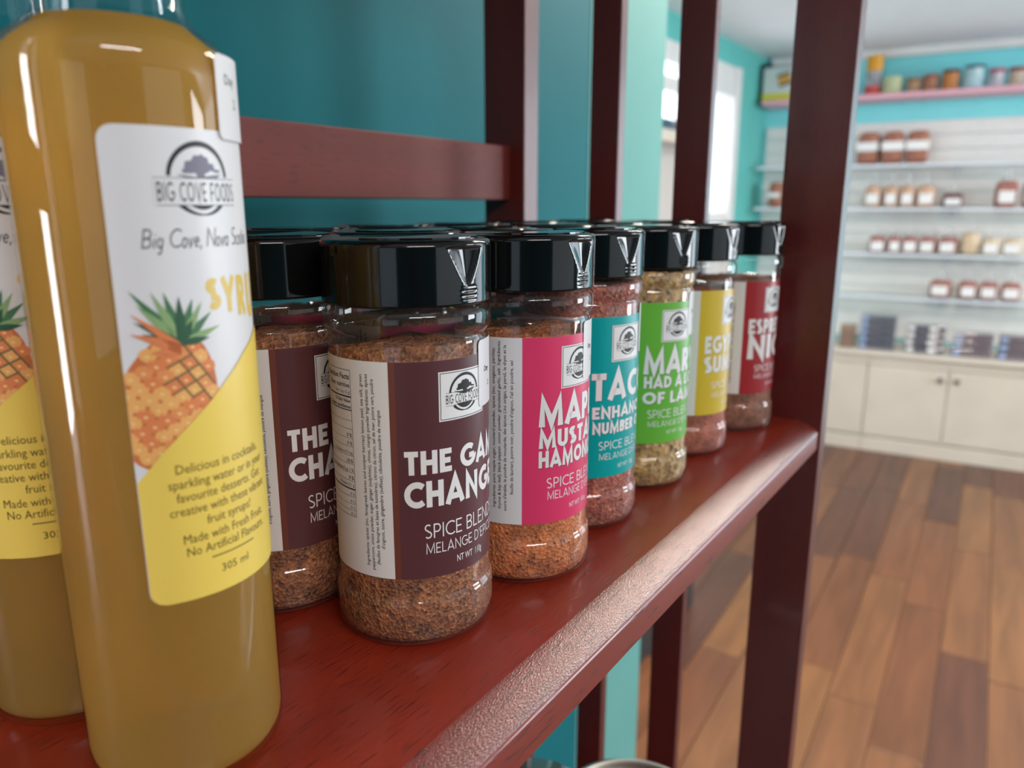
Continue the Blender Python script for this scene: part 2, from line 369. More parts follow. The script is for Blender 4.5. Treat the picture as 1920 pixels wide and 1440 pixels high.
# ------------------------------------------------------------------ spice jar
def jar_profile():
    p = [(0, .0012), (.021, .0008), (.0225, 0)]
    p += [(.0225+.0045*math.sin(R_(a)), .005-.005*math.cos(R_(a))) for a in (20, 40, 60, 80)]
    p += [(.027, .007), (.027, .0150), (.0269, .0157), (.0267, .0163), (.0264, .0168)]
    p += [(.0261, .0173), (.0259, .0180), (.0259, .0190), (.0258, .0215), (.0258, .0985)]
    p += [(.0257, .0996), (.0253, .1002), (.0253, .1008), (.0260, .1016), (.0267, .1026), (.0270, .1036), (.0270, .1068), (.02685, .1077), (.0265, .1085), (.0260, .1092), (.0253, .1098), (.0243, .1102), (.0236, .1104), (.0236, .1180)]
    return p
ME = {}
def build_shared():
    b = lathe(jar_profile(), 72); me = D.meshes.new('jar_body'); b.normal_update(); b.to_mesh(me); b.free(); me.shade_smooth(); me.materials.append(M['pet']); ME['body'] = me
    # cap: dense wall with finger scoop and grip ridges centred on angle 0
    zs = [.1104 + .0174*i/44 for i in range(45)]
    prof = [(.0238, .1104), (.0266, .1104)] + [(.0270, z) for z in zs[1:]]
    prof += [(.0270-.0022*(1-math.cos(R_(a))), .1278+.0020*math.sin(R_(a))) for a in (25, 50, 75, 90)]
    prof += [(.0240, .1298), (.0236, .1294), (0, .1294)]
    def mod(a, r, z):
        if r < .0265: return r
        if a > math.pi: a -= 2*math.pi
        d = math.degrees(a)
        if .1165 < z < .1278:
            hw = 17*((z-.1165)/.0113)**.8; e = d+2
            if abs(e) < hw: r -= .0021*(1-(abs(e)/hw)**1.6)*min(1, (.1278-z)/.0005+.1)*(.25+.75*(z-.1165)/.0113)
        if .1118 < z < .1162 and abs(d) < 6.5: r -= .0005*(1-abs(math.sin((z-.1118)/.0044*3*math.pi)))*min(1, (6.5-abs(d))/1.5)
        if abs(abs(d)-95) < 1.3 and z > .1255: r -= .0005
        return r
    b = lathe(prof, 180, mod); me = D.meshes.new('cap'); b.normal_update(); b.to_mesh(me); b.free(); me.shade_smooth(); me.materials.append(M['cap']); ME['cap'] = me
    # flip lid: raised disc segment on top
    bm = bmesh.new(); pts = [(.0228*math.cos(R_(t)), .0228*math.sin(R_(t))) for t in range(-80, 81, 8)]
    vs = [bm.verts.new((x, y, .1294)) for x, y in pts]; f = bm.faces.new(vs)
    g = bmesh.ops.extrude_face_region(bm, geom=[f]); nv = [e for e in g['geom'] if isinstance(e, bmesh.types.BMVert)]
    bmesh.ops.translate(bm, vec=(0, 0, .0010), verts=nv); bmesh.ops.recalc_face_normals(bm, faces=bm.faces[:])
    me = D.meshes.new('flip_lid'); bm.to_mesh(me); bm.free(); me.materials.append(M['cap']); ME['lid'] = me
build_shared()
def fill_mesh(top, seed, tilt=.0):
    r = random.Random(seed)
    def mod(a, rr, z):
        return rr
    prof = [(0, .0016), (.0220, .0014), (.0252, .0026), (.0266, .0065), (.0266, .0148), (.0262, .0162), (.0256, .0176), (.0255, .0200), (.0255, min(top, .0995))]
    if top > .101: prof += [(.0248, .1008), (.0262, .1034), (.0262, min(top, .1086))]
    tp = prof[-1][1]
    prof += [(prof[-1][0]*.85, tp+.0006), (prof[-1][0]*.5, tp+.001), (0, tp+.0012)]
    b = lathe(prof, 64)
    for v in b.verts:
        if v.co.z > tp-.0001:
            v.co.z += r.uniform(-.0008, .0008) + tilt*math.cos(math.atan2(v.co.y, v.co.x)+.6)
    return b
GCI = ["Ingredients: spices (inc. fenugreek leaves and tuniper berries) lemon peel, sea salt, green",
       "peppercorn, onion powder, sugar, ginger (sulphites), chives, mango powder Ingrédients: épices",
       "(feuilles de fenugrec et baies de tunisières), citrons de citron, sel de mer, poivre vert, poudre",
       "d'oignon, sucre, gingembre (sulfites), ciboulette, poudre de mangue"]
MPI = ["Ingredients: pure maple sugar, mustard powder, spices (inc. oregano, parsley,",
       "thyme & bay leaf), black pepper, onion powder, granulated garlic, salt  Ingrédients:",
       "sucre d'érable, le poudre de moutarde, des épices (.inc origan, le persil, le thym et la",
       "feuille de laurier), poivre noir, poudre d'oignon, l'ail en poudre, sel"]
def jar(spec):
    """local angle 0 = centre of the label front; strip/colour border at -spec['half']"""
    root = empty('spice_jar', (0, 0, 0))
    link('jar_body', ME['body'], parent=root)
    c = link('cap', ME['cap'], parent=root); c.rotation_euler[2] = R_(spec.get('caprot', 0))
    lid = link('flip_lid', ME['lid'], parent=c)
    s = from_bm('spice_filling', fill_mesh(spec['fill'], spec['seed'], spec.get('tilt', .0)), spec['spice'], root, smooth=True); s['kind'] = 'stuff'
    x0 = -deg(spec['half'])
    lab = wrapped('label', Flat().rect(x0-deg(88), x0+deg(205), 24.8, 94.6), M['white'], root, .5, depth=.06, step=2.2)
    colr = spec['panel']
    wrapped('colour_panel', Flat().rect(x0+(deg(4.4) if spec.get('line') else 0), x0+deg(150), 24.8, 94.6), colr, lab, 2.6, step=2.2)
    if spec.get('line'): 
        wrapped('border_stripe', Flat().rect(x0, x0+deg(4.4), 24.8, 94.6), spec['line'], lab, 2.6)
    # logo card
    lc = spec.get('logo_c', 0); hw = deg(21.2)
    lx = deg(lc)
    card = wrapped('logo_card', Flat().rect(lx-hw, lx+hw, 75.6, 91.0), M['print_white'], lab, 3.4)
    fore = Flat(); grey = Flat()
    fore.frame(lx-hw+.45, lx+hw-.45, 76.0, 90.6, .22)
    top, bot = logo_mark(lx, 77.4, 89.7, fore, grey)
    band = Flat().rect(lx-7.6, lx+7.6, bot, top)
    fore.rect(lx-7.2, lx+7.2, top-.12, top); fore.rect(lx-7.2, lx+7.2, bot, bot+.12)
    fore.add(lettering('BIG COVE FOODS', lx, (top+bot)/2-1.4, 2.8, .13, width=14.4, gap=.2, center=True, space=.5))
    wrapped('logo_emblem', fore, M['ink'], lab, 4.2, step=2); wrapped('logo_tree', grey, M['ink'], lab, 4.2, step=2)
    # title lines: (text, z0, z1, x from, x to)
    t = Flat(); sh = Flat()
    for txt, z0, z1, a0, a1 in T(spec['title'], spec['c']):
        f = lettering(txt, deg(a0), z0, z1-z0, spec.get('wt', .24), width=deg(a1-a0), gap=.10)
        t.add(f)
        if spec.get('shadow', 1): sh.add(f, .3, -.28)
    if sh.v: wrapped('title_shadow', sh, spec['shade'], lab, 3.4)
    wrapped('title_lettering', t, M['print_white'], lab, 4.4)
    sm = Flat(); sz = spec['small']
    sm.add(lettering('SPICE BLENDS', deg(-spec['sw']), sz[0], sz[1]-sz[0], .10, width=deg(2*spec['sw']), gap=.14))
    sm.add(lettering("MELANGE D'EPICES", deg(-spec['sw']+.8), sz[2], sz[3]-sz[2], .10, width=deg(2*spec['sw']-1.6), gap=.15))
    sm.add(typed('NT WT  ' + spec['wt_txt'], 0, sz[4], sz[5]-sz[4], width=deg(26), align='c', bold=.004))
    wrapped('blend_lettering', sm, M['print_white'], lab, 4.4)
    if spec.get('ingr'):
        ig = Flat()
        for k, ln in enumerate(spec['ingr']):
            off, z0, ln_len = spec['ipos'][k]
            ig.add(typed(ln, x0+deg(off), z0, 1.2, width=ln_len, vertical=True, bold=.010))
        wrapped('ingredients_lettering', ig, M['ink'], lab, 2.6, step=1.2)
    if spec.get('table'):
        nf = Flat(); xr = x0-deg(29.5); xl = xr-deg(52)
        zt, zb = 91.2, 43.6
        nf.frame(xl, xr, zb, zt, .16)
        for z, th in ((83.0, .45), (78.7, .3), (75.3, .12), (72.6, .12), (69.6, .12), (66.9, .12), (63.9, .12), (61.2, .12), (58.3, .12), (55.6, .12), (53.0, .45), (50.3, .12), (47.8, .12), (45.6, .12)):
            nf.rect(xl, xr, z-th, z)
        for txt, z, cp, b in (('Nutrition Facts', 88.3, 1.7, .02), ('Valeur nutritive', 85.7, 1.5, .015), ('Per 1 tsp (5 g)', 83.7, 1.0, 0), ('% Daily Value', 81.0, 1.1, .02), ('% valeur quotidienne', 79.1, 1.1, .02), ('0 %', 70.0, 1.2, .02), ('0 %', 67.3, 1.2, .02), ('Cholesterol 0 mg', 64.3, 1.1, 0), ('10 %', 61.5, 1.2, .02), ('Carbohydrates 2 g  1 %', 58.6, 1.1, .01), ('0 %', 56.0, 1.2, .02), ('Protein 0,1 g', 53.6, 1.1, 0), ('4 %', 50.6, 1.1, 0), ('4 %', 48.1, 1.1, 0), ('0 %', 45.9, 1.1, 0), ('8 %', 43.9, 1.1, 0)):
            nf.add(typed(txt, xr-.5, z, cp, align='r', bold=b))
        wrapped('nutrition_table', nf, M['ink'], lab, 2.6, step=1.4)
    if spec.get('sticker'):
        a0 = spec['sticker']
        st = wrapped('date_sticker', Flat().rrect(deg(a0), deg(a0+46), 77.2, spec.get('stz', 94.5)+4.2, 1.6), M['white'], root, 7, depth=.05)
        tx = Flat(); tx.add(typed('Day', deg(a0+9), 88.2, 1.8, bold=.01)); tx.add(typed('2', deg(a0+16), 83.2, 1.8, bold=.01))
        wrapped('sticker_lettering', tx, M['ink'], st, 9.5)
    return root
def copy_thing(o, parent=None):
    c = o.copy(); COL.objects.link(c)
    if parent: c.parent = parent; c.matrix_parent_inverse = o.matrix_parent_inverse.copy()
    for ch in list(o.children): copy_thing(ch, c)
    return c

C_ = dict(
 game=plain('plum_brown_print', srgb(92, 52, 56), .33), maple=plain('pink_print', srgb(226, 62, 108), .33),
 taco=plain('teal_print', srgb(0, 164, 164), .33), mary=plain('green_print', srgb(108, 186, 64), .33),
 egypt=plain('mustard_yellow_print', srgb(220, 188, 58), .33), espresso=plain('brick_red_print', srgb(168, 46, 52), .33))
SH = dict(maple=plain('pink_shade', srgb(120, 30, 60), .5), taco=plain('teal_shade', srgb(0, 90, 96), .5), mary=plain('green_shade', srgb(60, 110, 40), .5), egypt=plain('yellow_shade', srgb(140, 110, 50), .5), espresso=plain('red_shade', srgb(96, 20, 26), .5), game=M['shade_ink'])
S_ = dict(
 game=spice('game_spice', [srgb(132, 74, 46), srgb(158, 96, 60), srgb(120, 62, 40), srgb(184, 124, 78), srgb(150, 84, 52)], srgb(84, 44, 30), 1000),
 maple=spice('maple_spice', [srgb(206, 112, 58), srgb(220, 130, 74), srgb(198, 100, 50), srgb(226, 150, 96)], srgb(110, 52, 30), 900),
 taco=spice('taco_spice', [srgb(170, 84, 70), srgb(186, 98, 80), srgb(150, 68, 58), srgb(210, 140, 110)], srgb(96, 40, 36), 800),
 mary=spice('lamb_spice', [srgb(190, 146, 84), srgb(210, 170, 100), srgb(160, 118, 72), srgb(216, 184, 130)], srgb(84, 66, 50), 480),
 egypt=spice('summer_spice', [srgb(196, 110, 88), srgb(206, 124, 98), srgb(180, 96, 78)], srgb(120, 60, 50), 1100),
 espresso=spice('espresso_spice', [srgb(160, 100, 76), srgb(176, 116, 88), srgb(146, 86, 66)], srgb(90, 50, 40), 1100))
def T(lines, c): return [(t, z0, z1, a0-c, a1-c) for t, z0, z1, a0, a1 in lines]
J = [
 dict(key='game', pos=(.1838, .1658), c=265.5, strip=207.2, fill=.0955, tilt=.0030, line=M['brown_line'], ingr=GCI, ipos=[(-19.3, 28.5, 62), (-15.0, 27.2, 63.5), (-10.7, 29.3, 60), (-6.6, 34.8, 45)], table=1, logo_c=-3.6, sticker=11.5,
      title=[('THE GAME', 59.4, 67.0, 216.0, 315), ('CHANGER', 48.6, 57.2, 215.2, 316)], shadow=0, sw=37, small=(38.2, 43.0, 33.0, 36.5, 28.4, 30.8), wt_txt='110g', wt=.235),
 dict(key='maple', pos=(.2400, .1584), c=269.6, strip=213, fill=.0935, ingr=MPI, ipos=[(-22.3, 31.0, 60), (-17.6, 30.5, 63), (-12.8, 30.0, 62), (-7.2, 36.5, 50)], logo_c=-2.6, sticker=2.2,
      title=[('MAPLE', 62.0, 72.3, 226.2, 313), ('MUSTARD', 53.9, 60.6, 226.4, 313), ('HAMONIZER', 46.5, 52.9, 226.4, 313)], sw=36.2, small=(38.4, 42.4, 34.0, 37.2, 29.0, 31.0), wt_txt='100 g', caprot=-2),
 dict(key='taco', pos=(.2953, .1638), c=263.8, strip=206, fill=.1068, logo_c=-3.1, 
      title=[('TACO', 59.2, 71.0, 219.8, 307.5), ('ENHANCER', 51.1, 56.4, 221, 306.5), ('NUMBER ONE', 44.4, 49.5, 221.5, 306)], sw=35.7, small=(37.2, 41.0, 32.7, 35.6, 28.1, 30.1), wt_txt='125g', caprot=-7, sticker=19.5),
 dict(key='mary', pos=(.3555, .1629), c=253.0, strip=195, fill=.1084, logo_c=-3.3,
      title=[('MARY', 59.9, 71.6, 210.0, 295), ('HAD A LOT', 52.9, 58.8, 211, 295), ('OF LAMB', 45.0, 51.0, 210, 296)], sw=37, small=(37.8, 42.0, 33.4, 36.2, 29.2, 31.2), wt_txt='115g', caprot=-2, sticker=15),
 dict(key='egypt', pos=(.4180, .1630), c=275.4, strip=218.1, fill=.0920, logo_c=-3.5, ingr=['Ingrédients: épices, sel, poudre de mangue'], ipos=[(-12.5, 32, 50)],
      title=[('EGYPTIAN', 59.8, 69.6, 226.8, 324), ('SUMMER', 48.8, 58.2, 226.6, 324)], sw=36.6, small=(39.6, 43.6, 34.6, 37.6, 29.5, 31.4), wt_txt='100g', caprot=-10),
 dict(key='espresso', pos=(.4840, .1557), c=266.0, strip=209.8, fill=.0950, logo_c=-5.2, ingr=['Ingrédients: épices, sel, poudre de mangue'], ipos=[(-12.5, 32, 50)],
      title=[('ESPRESSO', 62.6, 71.8, 217.2, 315), ('NICE', 46.9, 61.9, 217.6, 315)], sw=36.6, small=(38.8, 43.0, 34.4, 37.3, 29.4, 31.4), wt_txt='110g', caprot=-5),
]
NAMES = {'game': 'plum-brown label', 'maple': 'pink label', 'taco': 'teal label', 'mary': 'green label', 'egypt': 'mustard-yellow label', 'espresso': 'brick-red label'}
LAB = {'game': 'front-row spice jar with plum-brown THE GAME CHANGER label, beside the syrup bottle', 'maple': 'front-row spice jar with pink MAPLE MUSTARD label and orange-brown spice',
       'taco': 'front-row spice jar with teal TACO ENHANCER label and red spice', 'mary': 'front-row spice jar with green MARY HAD A LOT OF LAMB label, filled to the cap',
       'egypt': 'front-row spice jar with mustard-yellow label between the green and brick-red ones', 'espresso': 'front-row spice jar with brick-red label, half hidden beside the thick front post'}
BACK = {'game': [(.1708, .2198, 289), (.1665, .2755, 300)], 'maple': [(.2325, .2145, 262), (.2300, .2705, 255)], 'taco': [(.2925, .2195, 270), (.2895, .2755, 262)],
        'mary': [(.3530, .2185, 240), (.3500, .2745, 265)], 'egypt': [(.4150, .2185, 262), (.4110, .2745, 268)], 'espresso': [(.4790, .2117, 268), (.4750, .2680, 262)]}
for i, sp in enumerate(J):
    k = sp['key']; sp.update(panel=C_[k], spice=S_[k], shade=SH[k], half=sp['c']-sp['strip'], seed=i)
    o = jar(sp); o.location = (*sp['pos'], ZS+.0002); o.rotation_euler[2] = R_(sp['c'])
    tag(o, LAB[k], 'spice jar', 'spice jars on the shelf')
    for r, (x, y, c) in enumerate(BACK[k]):
        q = copy_thing(o); q.location = (x, y, ZS+.0002); q.rotation_euler[2] = R_(c)
        for ch in list(q.children):
            if ch.name.startswith('date_sticker'):
                for g in list(ch.children): D.objects.remove(g)
                D.objects.remove(ch)
        if k == 'game' and r == 0: lb = 'spice jar with plum-brown label in the second row, between syrup bottle and front brown jar'
        else: lb = ('black-capped spice jar %s row, directly behind the %s jar' % (('in the second', 'in the rearmost')[r], NAMES[k].replace(' label', '-labelled')))
        tag(q, lb, 'spice jar', 'spice jars on the shelf')

# ------------------------------------------------------------------ syrup bottles
def liquid_mat():
    m, n, l = mat('cloudy_yellow_syrup'); n.remove(pb(n)); out = n['Material Output']
    df = n.new('ShaderNodeBsdfDiffuse'); df.inputs[0].default_value = (*srgb(220, 184, 102), 1)
    tl = n.new('ShaderNodeBsdfTranslucent'); tl.inputs[0].default_value = (*srgb(250, 214, 114), 1)
    rf = n.new('ShaderNodeBsdfRefraction'); rf.inputs[0].default_value = (*srgb(240, 216, 156), 1); rf.inputs['Roughness'].default_value = .28; rf.inputs['IOR'].default_value = 1.2
    a = n.new('ShaderNodeMixShader'); a.inputs[0].default_value = .5; l.new(df.outputs[0], a.inputs[1]); l.new(tl.outputs[0], a.inputs[2])
    b = n.new('ShaderNodeMixShader'); b.inputs[0].default_value = .48; l.new(a.outputs[0], b.inputs[1]); l.new(rf.outputs[0], b.inputs[2])
    l.new(b.outputs[0], out.inputs[0]); return m
M['syrup'] = liquid_mat()
RB = 23.9
def bdeg(a): return R_(a)*RB
BC = 273.6
def bottle():
    root = empty('syrup_bottle', (0, 0, 0))
    prof = [(0, .0030), (.013, .0022), (.0180, .0004), (.0200, 0), (.0218, .0006), (.0230, .0018), (.0236, .0034), (.0239, .0056), (.0239, .0100), (.0239, .1660), (.0238, .1688), (.0234, .1706), (.0226, .1722), (.0210, .1739), (.0188, .1756), (.0168, .1771), (.0155, .1786), (.0147, .1805), (.0143, .1840), (.0138, .1950), (.0138, .2080)]
    from_bm('glass_body', lathe(prof, 96), M['glass'], root, smooth=True)
    lp = [(0, .0030), (.0180, .0026), (.0205, .0026), (.0222, .0034), (.0231, .0050), (.0235, .0072), (.0235, .1655), (.0228, .1694), (.0218, .1714), (.0202, .1731), (.0180, .1748), (.0161, .1763), (.0150, .1774), (0, .1775)]
    s = from_bm('syrup', lathe(lp, 96), M['syrup'], root, smooth=True)
    cp = [(0, .2215), (.0135, .2215), (.0146, .2205), (.0148, .2060), (.0140, .2060)]
    from_bm('screw_cap', lathe(cp[::-1], 48), M['cap'], root, smooth=True)
    xl, xr = bdeg(227.2-BC), bdeg(BC-227.2)
    W = lambda nm, f, m, par, ly, d=0, st=1.5: soft(from_bm(nm, f.bm(RB+.04*ly, st, d), m, par))
    lab = W('label', Flat().rrect(xl, xr, 51.6, 155.2, 3.2), M['white'], root, .6, .04)
    def X(phi): return bdeg(phi-BC)
    # yellow field under a rising diagonal
    dg = [(X(227.2), 81.0), (X(240), 87.0), (X(253), 92.0), (X(262), 95.2), (X(280), 101.6), (X(296), 106.6), (xr, 111.4)]
    yf = Flat().poly([(xl, 54.8)]+[(xl+3.2-3.2*math.cos(R_(a)), 54.8-3.2*math.sin(R_(a))) for a in (20, 40, 60, 90)]+[(xr-3.2+3.2*math.sin(R_(a)), 54.8-3.2*math.cos(R_(a))) for a in (0, 30, 50, 70)]+[(xr, 54.8)]+dg[::-1])
    # pineapple, clipped at the label edge and by the yellow field on top
    cx, cz, th = X(247.5), 98.2, R_(-16)
    ux, uz = math.cos(th), math.sin(th)
    def P(a, b): return (cx + a*ux - b*uz*1, cz + a*uz + b*ux)
    def clip(pts):
        out = []
        for i in range(len(pts)):
            a, b = pts[i], pts[(i+1) % len(pts)]
            if a[0] >= xl: out.append(a)
            if (a[0] >= xl) != (b[0] >= xl):
                t = (xl-a[0])/(b[0]-a[0]); out.append((xl, a[1]+t*(b[1]-a[1])))
        return out
    body = clip([P(10.6*math.cos(R_(t))*(1-.12*math.sin(R_(t))), 15.5*math.sin(R_(t))) for t in range(0, 360, 12)])
    W('fruit_body', Flat().poly(body), plain('deep_orange_print', srgb(206, 118, 70), .4), lab, 2.2)
    cells = [Flat(), Flat(), Flat()]; eyes = Flat(); net = Flat(); rnd = random.Random(5)
    for u in range(-9, 10):
        for v in range(-9, 10):
            a = (u-v)*2.15; b = (u+v)*1.85
            if (a/9.8)**2+(b/14.6)**2 > 1: continue
            q = [P(a+1.85*math.cos(R_(t+rnd.uniform(-8, 8))), b+1.55*math.sin(R_(t))) for t in range(0, 360, 45)]
            q = clip(q)
            if len(q) > 2:
                cells[rnd.choice((0, 1, 1, 2))].poly(q)
            if a > -1 and b > 1 and (a/7.6)**2+(b/12.2)**2 < 1:
                net.stroke([P(a-2.15, b), P(a, b+1.85), P(a+2.15, b)], .42)
            e = clip([P(a+.5*math.cos(R_(t)), b-.25+.32*math.sin(R_(t))) for t in range(0, 360, 60)])
            if len(e) > 2: eyes.poly(e)
    for f, c in zip(cells, ((232, 150, 92), (240, 176, 104), (228, 134, 84))): W('fruit_scales', f, plain('scale_print', srgb(*c), .4), lab, 3.0)
    W('fruit_eyes', eyes, plain('eye_print', srgb(248, 206, 138), .4), lab, 3.8)
    W('fruit_netting', net, plain('netting_print', srgb(112, 104, 66), .4), lab, 4.4)
    lv = [Flat(), Flat(), Flat()]; bx, bz = X(255), 111.0
    for k, (tip, wd, ci) in enumerate([((X(233), 122.6), 1.7, 0), ((X(236), 119.5), 1.6, 1), ((X(243), 122.2), 1.7, 1), ((X(234), 116.0), 1.5, 2), ((X(249), 122.0), 1.9, 0), ((X(256), 121.0), 1.9, 2), ((X(263), 120.2), 1.9, 0), ((X(268), 119.4), 1.7, 1), ((X(273), 117.0), 1.7, 0), ((X(278), 113.8), 1.5, 1), ((X(271), 111.5), 1.5, 2), ((X(237), 113.4), 1.4, 2), ((X(262), 115.8), 2.0, 2), ((X(250), 117.2), 2.0, 0)]):
        dx, dz = tip[0]-bx, tip[1]-bz; d = math.hypot(dx, dz); nx, nz_ = -dz/d, dx/d
        lv[ci].poly([(bx-nx*wd*.4, bz-nz_*wd*.4), (bx+dx*.5-nx*wd*.6, bz+dz*.5-nz_*wd*.6), tip, (bx+dx*.5+nx*wd*.5, bz+dz*.5+nz_*wd*.5), (bx+nx*wd*.4, bz+nz_*wd*.4)])
    for k, (f, c) in enumerate(zip(lv, ((74, 122, 84), (142, 172, 118), (52, 92, 66)))): W('fruit_leaves', f, plain('leaf_print', srgb(*c), .4), lab, 5.0+.7*k)
    ol = Flat()
    for tip in ((X(232.5), 117.8), (X(231.5), 113.6), (X(240), 109.2)):
        dx, dz = tip[0]-bx, tip[1]-bz+1; ol.poly([(bx, bz-2.6), (bx+dx*.5, bz-1+dz*.5-.9), tip, (bx+dx*.5, bz-1+dz*.5+.9), (bx, bz)])
    W('fruit_leaves', ol, plain('orange_leaf_print', srgb(226, 132, 84), .4), lab, 7.4)
    W('yellow_field', yf, plain('yellow_print', srgb(240, 208, 96), .36), lab, 8.2)
    # emblem and words
    fore = Flat(); grey = Flat(); lx = X(274.4)
    top, bot = logo_mark(lx, 136.8, 152.4, fore, grey)
    top, bot = 145.2, 139.6
    fore2 = Flat(); fore2.rect(lx-10.3, lx+10.3, top-.12, top); fore2.rect(lx-9.9, lx+9.9, bot, bot+.12)
    band = Flat().rect(lx-10.3, lx+10.3, bot, top)
    W('name_band', band, M['white'], lab, 4.0)
    fore2.add(lettering('BIG COVE FOODS', lx, 140.4, 3.9, .12, width=19.6, gap=.2, center=True, space=.5))
    W('emblem_ring', fore, M['ink'], lab, 2.6); W('emblem_tree', grey, M['grey_ink'], lab, 2.6); W('name_lettering', fore2, M['ink'], lab, 5.0)
    hw = lettering('Big Cove, Nova Scotia', X(241.6), 131.0, 3.9, .085, width=bdeg(70), gap=.10, slant=.22)
    W('handwritten_place', hw, M['ink'], lab, 2.6)
    sy = Flat()
    for ch, a0, a1, z0 in (('S', 271, 280.5, 117.2), ('Y', 281, 292.5, 116.2), ('R', 294, 303.5, 115.0), ('U', 305.5, 317.5, 113.6)):
        sy.add(lettering(ch, X(a0), z0, 124.2-z0, .24, width=bdeg(a1-a0)))
    W('syrup_lettering', sy, plain('gold_print', srgb(222, 190, 88), .4), lab, 2.6)
    oi = plain('olive_brown_ink', srgb(84, 66, 20), .5); bt = Flat()
    for txt, a0, a1, z in (('Delicious in cocktails,', 245.8, 301, 82.0), ('sparkling water or in your', 241.5, 306, 78.6), ('favourite desserts. Get', 244.9, 301.7, 75.4), ('creative with these vibrant', 240.9, 306.5, 72.2), ('fruit syrups!', 259.4, 289.3, 69.0), ('Made with Fresh Fruit.', 246.3, 301.6, 65.4), ('No Artificial Flavours.', 247.4, 301.6, 62.3), ('305 ml', 265.2, 283.6, 56.3)):
        bt.add(typed(txt, X(a0), z, 2.25 if txt[0] != '3' else 2.0, width=bdeg(a1-a0), bold=0))
    bt.rect(X(260.2), X(289.3), 60.5, 60.8)
    W('description_lettering', bt, oi, lab, 9.2, st=1.2)
    st = W('date_sticker', Flat().rrect(X(289.5), X(289.5)+16, 153.6, 171.2, 1.4), M['white'], root, 12, .06)
    tx = Flat(); tx.add(typed('Day', X(297.5), 165.2, 2.2)); tx.add(typed('2', X(306), 160.4, 2.2)); W('sticker_lettering', tx, M['ink'], st, 14.5)
    return root
b1 = bottle(); b1.location = (.0989, .1720, ZS+.0002); b1.rotation_euler[2] = R_(BC)
tag(b1, 'front glass bottle of cloudy yellow syrup with pineapple label facing the viewer', 'bottle', 'pineapple syrup bottles')
b2 = copy_thing(b1); b2.location = (.0955, .2212, ZS+.0002); b2.rotation_euler[2] = R_(BC-29)
tag(b2, 'second syrup bottle standing partly hidden behind the front one', 'bottle', 'pineapple syrup bottles')
b3 = copy_thing(b1); b3.location = (.0890, .2712, ZS+.0002); b3.rotation_euler[2] = R_(BC-30)
tag(b3, 'rearmost syrup bottle, just an edge of it at the far left', 'bottle', 'pineapple syrup bottles')

# ------------------------------------------------------------------ shelving unit
unit = empty('shelving_unit', (.08, .23, 0), 'dark mahogany-stained open wooden shelving unit holding the jars and bottles', 'shelf')
def upart(name, dims, m, bev=.0008, label=None):
    x0, x1, y0, y1, z0, z1 = dims
    bm = bmesh.new(); box(bm, x0-.08, x1-.08, y0-.23, y1-.23, z0, z1, bev=bev); o = from_bm(name, bm, m, unit)
    if label: o['label'] = label
    return o
YF, XE, XL = .1037, .512, -.36
def board(z, worn=True):
    # section with a broad worn chamfer along the front
    sec = [(YF, z-.0056), (YF+.0022, z-.0040), (YF+.0048, z-.0026), (YF+.0076, z-.0014), (YF+.0104, z-.0006), (YF+.0134, z), (.362, z), (.362, z-.0182), (YF+.0008, z-.0182), (YF, z-.0174)]
    bm = bmesh.new(); L = []
    for x in (XL, XE): L.append([bm.verts.new((x-.08, y-.23, zz)) for y, zz in sec])
    n = len(sec)
    for i in range(n):
        j = (i+1) % n; f = bm.faces.new((L[0][i], L[1][i], L[1][j], L[0][j])); f.material_index = 1 if i < 5 else 0; f.smooth = i < 5
    bm.faces.new(L[0][::-1]); bm.faces.new(L[1]); bmesh.ops.recalc_face_normals(bm, faces=bm.faces[:])
    es = [e for e in bm.edges if all(abs(v.co.y-(YF-.23)) < 1e-6 and abs(v.co.z-(z-.0056)) < 1e-6 for v in e.verts)]
    bmesh.ops.bevel(bm, geom=es, offset=.0010, segments=3, affect='EDGES', profile=.5)
    o = from_bm('shelf_board', bm, [M['wood'], M['wood_worn']], unit); o.data.set_sharp_from_angle(angle=R_(22)); return o
board(ZS); board(ZS-.46); board(ZS+.46); board(ZS-.78); board(ZS-1.06)
for X0, sgn in ((XE, 1), (XL, -1)):
    def xr(t): return (X0, X0+t) if sgn > 0 else (X0-t, X0)
    upart('post', (*xr(.0155), .1023, .1397, 0, 1.95), M['wood_post'])
    upart('post', (*xr(.0200), .3370, .3750, 0, 1.95), M['wood_post'])
    upart('slat', (*xr(.0105), .2570, .2799, .06, 1.95), M['wood_post'])
    upart('slat', (*xr(.0085), .1896, .2139, .06, 1.95), M['wood_post'])
upart('back_rail', (XL, XE, .350, .366, ZS+.1440, ZS+.1849), M['wood_rail'])
upart('back_rail', (XL, XE, .350, .366, ZS-.20, ZS-.16), M['wood_rail'])
upart('top_cap', (XL-.02, XE+.02, .100, .378, 1.95, 1.968), M['wood'])

